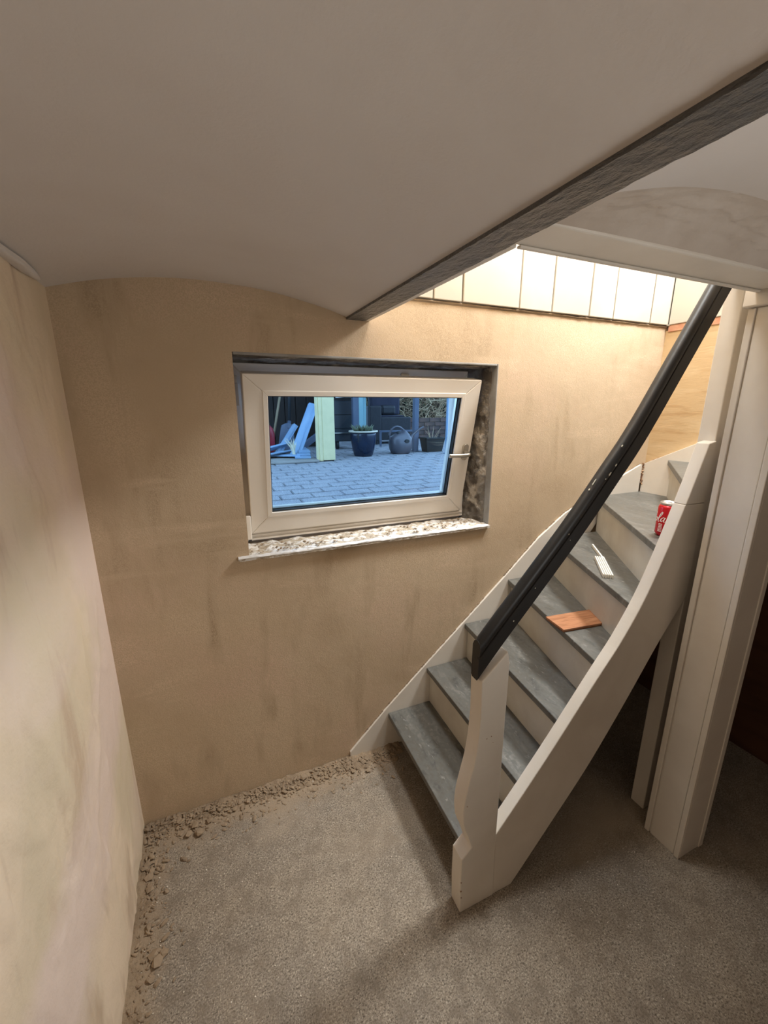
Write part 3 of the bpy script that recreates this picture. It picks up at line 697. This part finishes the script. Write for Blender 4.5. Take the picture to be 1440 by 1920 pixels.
while y < 9:
    x = -3.0 + (PW / 2 if j % 2 else 0)
    while x < 7:
        # sight lines through the opening with a margin
        if 2.0 < y < 5.6 and x > .10 * y - .15 and x < .62 * y + .25: single.append((x, y))
        else: rest.append((x, y))
        x += PW
    y += PD; j += 1
single.sort(key=lambda p: p[1]); rest += single[300:]; single = single[:300]
for i, (x, y) in enumerate(single):
    o = bpy.data.objects.new('paver', pm[i % 5]); C.objects.link(o); o.parent = gr
    o.location = (x, y - 1.72, random.uniform(-.002, .001)); o.rotation_euler = (0, 0, random.choice((0, math.pi)) + random.uniform(-.012, .012))
q = MB()
for (x, y) in rest:
    if abs(x - 1.5) < 4 and y < 8.5: q.box(x - PW / 2 + .003, x + PW / 2 - .003, y - PD / 2 + .003, y + PD / 2 - .003, G - .05, G + random.uniform(-.002, .001))
pv(q, 'distant_pavers', M['paver'], 'stuff')
# house face around the window outside, below ground
tag(box('wall_foundation', M['cwall'], -4, 9, 1.62, 1.72, .70, G - .1) if False else box('trim_5', M['cwall'], .0, 1.25, 1.722, 1.76, G - .05, G + .012), kind=ST)

# carport: pale green post, roof
cpo = tag(empty('carport_post', (1.16, 4.16, G)), 'thick pale green wooden post with a moulded edge beside the blue pot', 'post')
MB().box(-.062, .062, -.06, .06, .012, 2.4).build('post_shaft', M['green'], cpo, .004)
MB().box(-.098, -.060, -.055, .05, .004, 2.4).build('edge_moulding', M['green'], cpo, .006)
MB().box(-.113, -.097, -.045, .04, .004, 2.4).build('edge_moulding', M['green'], cpo, .004)
MB().box(-.055, .05, -.05, .05, -.002, .014).build('post_foot', M['gasket'], cpo)
cr_ = tag(empty('carport_roof', (.5, 5.5, G + 2.4)), 'board roof of the carport held over the stored tools', 'roof')
for k in range(22):
    MB().box(-3.2 + k * .27, -3.2 + k * .27 + .262, -1.6, 2.6, 0, .03).build('roof_board', M['carroof'], cr_)
MB().box(-3.2, 2.74, -1.42, -1.26, -.12, 0).build('roof_beam', M['green'], cr_, .005)
# plinth
tag(box('plinth', M['cwall'], -1.4, 1.045, 4.06, 5.5, G + .003, G + .022, bev=.004), 'low concrete slab under the pile of blue planks', 'slab')
# dark board fence behind
fe = tag(empty('board_fence', (.3, 5.72, G)), 'dark brown vertical board fence behind the tools', 'fence')
for k in range(18):
    MB().box(-1.3 + k * .145, -1.3 + k * .145 + .136, random.uniform(0, .006), .025, 0, 2.3).build('fence_board', M['darkwood'], fe, .002)
MB().box(-1.3, 1.31, .060, .085, 0, 2.3).build('fence_backing', M['darkwood'], fe)
MB().box(-1.3, 1.31, .026, .06, .3, .4).box(-1.3, 1.31, .026, .06, 1.5, 1.6).build('fence_rail', M['darkwood'], fe)

def plank(name, a, b, wid, thk, side, label, group=None, groove=True, m=None):
    """a profiled plank from point a to point b; side is the direction of its width"""
    a, b, s = Vector(a), Vector(b), Vector(side)
    d = (b - a); L_ = d.length; d.normalize(); s = (s - d * s.dot(d)).normalized(); n = d.cross(s)
    T = Matrix(((s.x, n.x, d.x, a.x), (s.y, n.y, d.y, a.y), (s.z, n.z, d.z, a.z), (0, 0, 0, 1)))
    e = tag(empty(name), label, 'plank', group)
    e.matrix_world = T
    e.location = T.translation; e.rotation_euler = T.to_euler()
    MB().box(-wid / 2, wid / 2, -thk / 2, thk / 2, 0, L_).build('board', m or M['bluplank'], e, .002)
    if groove:
        MB().box(-wid / 2 - .008, -wid / 2, -thk / 6, thk / 6, 0, L_ - .012).build('tongue', m or M['bluplank'], e)
        MB().box(wid * .08, wid * .16, -thk / 2 - .006, -thk / 2, 0, L_).box(wid * .36, wid / 2, -thk / 2 - .004, -thk / 2, 0, L_).build('moulding', m or M['bluplank'], e, .001)
    return e
zt_ = G + .024
plank('leaning_plank', (.862, 4.38, zt_ + .004), (1.190, 4.80, zt_ + .545), .105, .022, (1, -.25, 0), 'light blue profiled plank leaning steeply beside the green post')
plank('leaning_plank', (.700, 4.52, zt_ + .01), (.985, 4.86, zt_ + .31), .055, .02, (.5, -.2, -.7), 'light blue plank leaning low behind the steep one')
plank('lying_plank', (.40, 4.40, zt_ + .050), (.83, 4.62, zt_ + .115), .10, .02, (0, .9, -.45), 'narrow blue plank resting raised on the heap', groove=False)
plank('lying_plank', (.36, 4.30, zt_ + .018), (.86, 4.50, zt_ + .060), .12, .02, (-.3, .9, -.2), 'light blue plank lying below the raised plank')
plank('lying_plank', (.52, 4.62, zt_ + .012), (.93, 4.30, zt_ + .03), .13, .02, (.5, .8, 0), 'blue plank lying flat at the foot of the heap', groove=False)
plank('stacked_board', (.915, 4.22, zt_ + .012), (1.03, 5.0, zt_ + .012), .16, .022, (1, 0, 0), 'bottom short board of the flat stack by the post', groove=False)
plank('stacked_board', (.93, 4.26, zt_ + .036), (1.02, 5.0, zt_ + .036), .14, .022, (1, 0, 0), 'middle short board of the flat stack by the post', groove=False)
plank('stacked_board', (.95, 4.30, zt_ + .060), (1.015, 4.95, zt_ + .060), .12, .022, (1, 0, 0), 'top short board of the flat stack by the post', groove=False)
plank('grey_plank', (1.00, 4.66, zt_ + .075), (1.21, 4.85, zt_ + .17), .10, .02, (0, .5, -.8), 'grey-blue plank end poking out behind the flat stack', groove=False, m=M['steelblue'])
# white wispy plume built of thin tapering tubes
q = MB()
for k in range(34):
    a = random.uniform(-.75, .35); L_ = random.uniform(.08, .19); bx, by, bz = .845 + random.uniform(-.01, .01), 4.33 + random.uniform(-.02, .02), zt_ + .03
    q.tube([(bx, by, bz), (bx + .35 * L_ * math.sin(a), by, bz + .55 * L_), (bx + L_ * math.sin(a) * .9, by + random.uniform(-.02, .02), bz + L_ * math.cos(a * .7))], [.002, .0035, .001], 5)
tag(q.build('white_plume', M['wisp']), 'wispy white plume in front of the blue planks', 'plant')
# shovel
sv = tag(empty('shovel', (.96, 5.2, G + .024)), 'grey shovel with a dark handle leaning on the fence behind the planks', 'shovel')
def blade(u, v):
    x = -.115 + u * .20; z = .02 + v * .24
    hw = .10 * (1 - .25 * v); x = -.03 + (u - .5) * 2 * hw + v * .03
    zz = z + .03 * (1 - abs(2 * u - 1) ** 2) * (1 if v > .9 else 0) - .05 * (1 - abs(2 * u - 1) ** 2) * (1 - v)
    return (x, -.03 * (1 - (2 * u - 1) ** 2) + .06 * v, max(.0, zz + .03))
grid('shovel_blade', M['steelblue'], blade, 16, 12, sv, thick=(0, .004, 0))
MB().tube([(.0, .04, .25), (.035, .08, .34)], .024, 10).build('shovel_socket', M['steelblue'], sv, smooth=True)
MB().tube([(.030, .075, .33), (.12, .34, 1.05), (.15, .44, 1.30)], .019, 10).build('shovel_handle', M['gasket'], sv, smooth=True)
rk = tag(empty('garden_stick', (.76, 5.30, G + .024)), 'weathered wooden tool handle leaning at the far end of the fence', 'tool')
MB().tube([(0, 0, .0), (.17, .16, .66), (.32, .42, 1.15)], .016, 8).build('wooden_handle', M['handlewood'], rk, smooth=True)
MB().box(-.07, .07, -.02, .02, 0, .035).build('tool_head', M['gasket'], rk, .003)
rd = tag(empty('red_container', (.66, 4.98, G + .024)), 'dark red plastic container behind the blue planks', 'container')
MB().lathe([(.08, 0), (.095, .03), (.10, .2), (.085, .27), (.05, .31), (.03, .32)], n=20).build('container_body', M['redplastic'], rd, smooth=True)
MB().tube([(-.06, 0, .29), (-.03, 0, .37), (.03, 0, .37), (.06, 0, .29)], .008, 8).build('handle', M['gasket'], rd)
# cabinet on wheels
cb = tag(empty('wheeled_cabinet', (1.72, 5.34, G)), 'dark blue-grey cabinet on small wheels behind the green post', 'cabinet')
MB().box(-.22, .16, -.14, .3, .10, .78).build('cabinet_body', M['cab'], cb, .01)
MB().box(-.21, .150, -.155, -.14, .27, .43).build('door_panel', M['cab'], cb, .006)
MB().box(-.21, .150, -.155, -.14, .44, .60).build('door_panel', M['cab'], cb, .006)
MB().box(-.21, .150, -.152, -.14, .62, .72).build('drawer_front', M['gasket'], cb, .004)
MB().box(-.16, .08, -.175, -.155, .645, .655).build('drawer_pull', M['metal'], cb, .003)
MB().box(-.22, .165, -.165, -.14, .205, .215).build('trim_bar', M['metal'], cb, .002)
for x in (-.13, .10):
    MB().prism([(-.10 + .05 * math.cos(t), .05 + .05 * math.sin(t)) for t in [k * math.pi / 8 for k in range(16)]], 'x', x - .014, x + .014).build('wheel', M['gasket'], cb, .004)
    MB().box(x - .02, x + .02, -.125, -.075, .075, .105).build('castor_fork', M['gasket'], cb)
# teal boards
tb = tag(empty('teal_board_stack', (1.80, 4.95, G)), 'tall teal painted boards standing upright behind the potted plant', 'boards')
MB().box(-.095, -.02, -.03, .03, 0, 1.2).build('board', M['steelblue'], tb, .004)
MB().box(-.018, .045, -.02, .03, 0, 1.2).build('board', M['teal'], tb, .006)
MB().box(.047, .09, .0, .035, 0, 1.2).build('board', M['teal'], tb, .006)
MB().tube([(.075, -.02, .75), (.115, -.01, .60), (.125, 0, .40), (.12, 0, .20), (.11, 0, 0)], .009, 8).build('dark_edge_hoop', M['gasket'], tb)
# armchair
ac = tag(empty('rattan_armchair', (2.46, 5.75, G)), 'dark rattan garden armchair with a blue-grey cushion behind the watering can', 'armchair')
MB().box(-.27, -.07, -.12, .35, .04, .55).build('armrest_panel', M['rattan'], ac, .02)
MB().box(-.07, .42, -.08, .35, .06, .39).build('seat_base', M['rattan'], ac, .015)
MB().box(-.07, .34, .0, .33, .39, .41).build('seat_cushion', M['cushion'], ac, .01)
MB().box(-.08, .42, .30, .42, .41, 1.0).build('backrest', M['cushion'], ac, .03)
MB().box(.04, .29, .16, .28, .41, .56).build('pillow', M['rattan'], ac, .04)
for (x, y) in ((-.25, -.10), (-.09, -.10), (.40, -.06), (-.25, .32), (.40, .32)):
    MB().box(x - .018, x + .018, y - .018, y + .018, 0, .07).build('leg', M['rattan'], ac)
# low rail
lr = tag(empty('low_metal_rail', (2.55, 5.35, G)), 'thin blue-grey horizontal rail on short feet passing behind the watering can', 'rail')
MB().box(-.32, .30, -.012, .012, .195, .220).build('rail_bar', M['steelblue'], lr, .002)
for x in (-.30, .28): MB().box(x - .012, x + .012, -.012, .012, 0, .2).build('foot', M['steelblue'], lr)
tp = tag(empty('slim_post', (2.41, 4.62, G)), 'slim blue-grey square post rising behind the spout of the watering can', 'post')
MB().box(-.030, .030, -.03, .03, .0, 2.4).build('post_shaft', M['steelblue'], tp, .003)
MB().box(-.045, .045, -.045, .045, 0, .008).build('foot_plate', M['steelblue'], tp, .001)
pp = tag(empty('frame_edge_pole', (2.645, 4.25, G)), 'added light blue pole standing in for the frame edge on the window handle side', 'pole')  # pole added in place of the window frame edge showing through the glass
MB().box(-.018, .018, -.02, .02, 0, 2.4).build('pole_shaft', M['bluplank'], pp, .003)
MB().box(-.03, .03, -.03, .03, 0, .008).build('foot_plate', M['bluplank'], pp, .001)
# glazed pot with succulent
pt = tag(empty('glazed_pot', (1.648, 4.42, G)), 'dark blue glazed pot with a pale rim and a spiky succulent', 'pot')
MB().lathe([(.095, 0), (.105, .008), (.125, .08), (.140, .17), (.146, .235), (.144, .262)], n=40).build('pot_body', M['potblue'], pt, smooth=True)
MB().lathe([(.143, .262), (.163, .268), (.166, .276), (.160, .282), (.135, .280), (.130, .262)], n=40).build('pot_rim', M['potrim'], pt, smooth=True)
MB().lathe([(.01, .255), (.136, .258), (.12, .266), (.01, .275)], n=24).build('soil', M['soil'], pt)
q = MB()
for k in range(95):
    a = random.uniform(0, 6.28); rr = random.uniform(0, .10); L_ = random.uniform(.035, .085); o = random.uniform(.2, 1.1)
    x, y = rr * math.cos(a), rr * math.sin(a)
    q.tube([(x, y, .265), (x + L_ * .5 * math.cos(a) * o, y + L_ * .5 * math.sin(a) * o, .265 + L_ * .6), (x + L_ * math.cos(a) * o, y + L_ * math.sin(a) * o, .265 + L_)], [.005, .007, .001], 5)
q.build('succulent_leaves', M['succ'], pt)['kind'] = 'stuff'
# watering can
wc = tag(empty('watering_can', (2.140, 4.48, G)), 'dark grey plastic watering can with a looped handle and upturned spout', 'watering can')
X0 = 2.140
V_, F_ = [], []
lv = [(0, -.100, .105, .085), (.010, -.112, .118, .092), (.06, -.132, .135, .105), (.12, -.140, .140, .108), (.165, -.138, .132, .100), (.20, -.120, .110, .080), (.232, -.070, .075, .050), (.250, -.03, .045, .025)]
q = MB(); nn_ = 32
for (z, xa, xb, dy) in lv:
    for k in range(nn_):
        t = 2 * math.pi * k / nn_; c_, s_ = math.cos(t), math.sin(t)
        c_ = math.copysign(abs(c_) ** .75, c_); s_ = math.copysign(abs(s_) ** .75, s_)
        q.v.append(((xa + xb) / 2 + (xb - xa) / 2 * c_, dy * s_, z + .03 * max(0, c_) * max(0, z - .12) / .12))
for i in range(len(lv) - 1):
    for k in range(nn_):
        a0 = i * nn_ + k; a1 = i * nn_ + (k + 1) % nn_; q.f.append((a0, a1, a1 + nn_, a0 + nn_))
q.f.append(tuple(range(nn_))[::-1]); q.f.append(tuple(range((len(lv) - 1) * nn_, len(lv) * nn_)))
q.build('can_body', M['can_grey'], wc, smooth=True)
MB().tube(spline([(-.105, 0, .135), (-.135, 0, .17), (-.142, 0, .215), (-.120, 0, .275), (-.070, 0, .312), (-.01, 0, .305), (.035, 0, .272), (.060, 0, .215)], 6), .0125, 10).build('handle', M['can_grey'], wc, smooth=True)
MB().tube(spline([(.085, 0, .12), (.135, 0, .175), (.165, 0, .215), (.235, 0, .268), (.305, 0, .306)], 6), [.034] * 4 + [.030, .028, .026, .024, .022, .020, .019, .018, .017, .016, .015, .014, .013, .012, .0115, .011, .0105, .010, .010, .010, .010], 10).build('spout', M['can_grey'], wc, smooth=True)
MB().tube([(-.055, -.02, .232), (-.02, -.025, .246)], [.024, .020], 12).build('filler_opening', M['gasket'], wc, smooth=True)
q = MB(); q.prism([(.035 + .030 * math.cos(t), .150 + .022 * math.sin(t)) for t in [k * math.pi / 8 for k in range(16)]], 'y', -.114, -.095); q.build('moulded_recess', M['gasket'], wc, .003)
# black planter with bare stems
pl_ = tag(empty('black_planter', (2.60, 4.53, G)), 'black plastic trough planter with bare stems beside the slim post', 'planter')
q = MB(); q.v = [(-.105, -.07, 0), (.105, -.07, 0), (.105, .07, 0), (-.105, .07, 0), (-.135, -.09, .165), (.135, -.09, .165), (.135, .09, .165), (-.135, .09, .165)]
q.f = [(3, 2, 1, 0), (0, 1, 5, 4), (1, 2, 6, 5), (2, 3, 7, 6), (3, 0, 4, 7), (4, 5, 6, 7)]; q.build('trough', M['blackplastic'], pl_, .006)
MB().box(-.145, .145, -.10, -.085, .155, .175).box(-.145, .145, .085, .10, .155, .175).box(-.145, -.13, -.1, .1, .155, .175).box(.13, .145, -.1, .1, .155, .175).build('rim', M['blackplastic'], pl_, .003)
q = MB()
for (x, y, dx, h_) in ((-.02, 0, -.06, .13), (-.01, .02, -.09, .10), (.03, 0, .09, .12), (.04, -.02, .05, .08), (.0, 0, .02, .15), (-.04, 0, -.03, .16)):
    q.tube([(x, y, .16), (x + dx * .4, y, .16 + h_ * .5), (x + dx, y, .165 + h_)], [.004, .003, .0015], 5)
q.build('bare_stems', M['twig'], pl_)['kind'] = 'stuff'
# brick edging wall behind
bw = tag(empty('garden_wall', (3.7, 6.45, G)), 'low old brick garden wall at the foot of the dry hedge', 'wall')
bmesh_ = None
for rI in range(5):
    for k in range(11):
        x0 = -1.1 + k * .21 + (.105 if rI % 2 else 0)
        if bmesh_ is None:
            o = MB().box(0, .20, 0, .10, 0, .062).build('brick', M['brick'], bw, .004); bmesh_ = o.data
        else:
            o = bpy.data.objects.new('brick', bmesh_); C.objects.link(o); o.parent = bw
        o.location = (x0, random.uniform(-.008, .008), rI * .070 + .002)
MB().box(-1.09, 1.26, .015, .09, 0, .34).build('mortar_core', M['joint'], bw)
# hedge of dry twigs
hg = empty('dry_hedge', (3.6, 6.98, G)); tag(hg, 'tangled hedge of dry climbing twigs above the brick wall', 'hedge')
q = MB(); rnd = random.Random(3)
for k in range(1500):
    x = rnd.uniform(-1.1, 1.3); z = rnd.uniform(.05, 1.5); y = rnd.uniform(-.28, .22)
    P = [(x, y, z)]; a = rnd.uniform(0, 6.28); st_ = rnd.uniform(.04, .11)
    for i in range(4):
        a += rnd.uniform(-.9, .9); x += st_ * math.cos(a); z += st_ * math.sin(a) - .012; y += rnd.uniform(-.03, .03); P.append((x, y, max(.02, z)))
    q.tube(P, rnd.uniform(.0025, .0075), 4, cap=False)
q.build('twigs', M['twig'], hg)['kind'] = 'stuff'
q = MB()
for k in range(900):
    x = rnd.uniform(-1.1, 1.3); z = rnd.uniform(.25, 1.5); y = rnd.uniform(-.2, .25); s_ = rnd.uniform(.015, .035); a = rnd.uniform(0, 6.28)
    b = len(q.v); q.v += [(x, y, z), (x + s_ * math.cos(a), y + .01, z + s_ * math.sin(a)), (x + 1.7 * s_ * math.cos(a + .5), y, z + 1.7 * s_ * math.sin(a + .5)), (x + s_ * math.cos(a + 1), y - .01, z + s_ * math.sin(a + 1))]; q.f.append((b, b + 1, b + 2, b + 3))
q.build('withered_leaves', M['leafdark'], hg)['kind'] = 'stuff'
MB().box(-1.6, 1.6, .30, .36, 0, 2.2).build('hedge_back', M['darkwood'], hg)
MB().box(.0, 0.05, .24, .29, 0, 1.6).build('hedge_stake', M['darkwood'], hg)
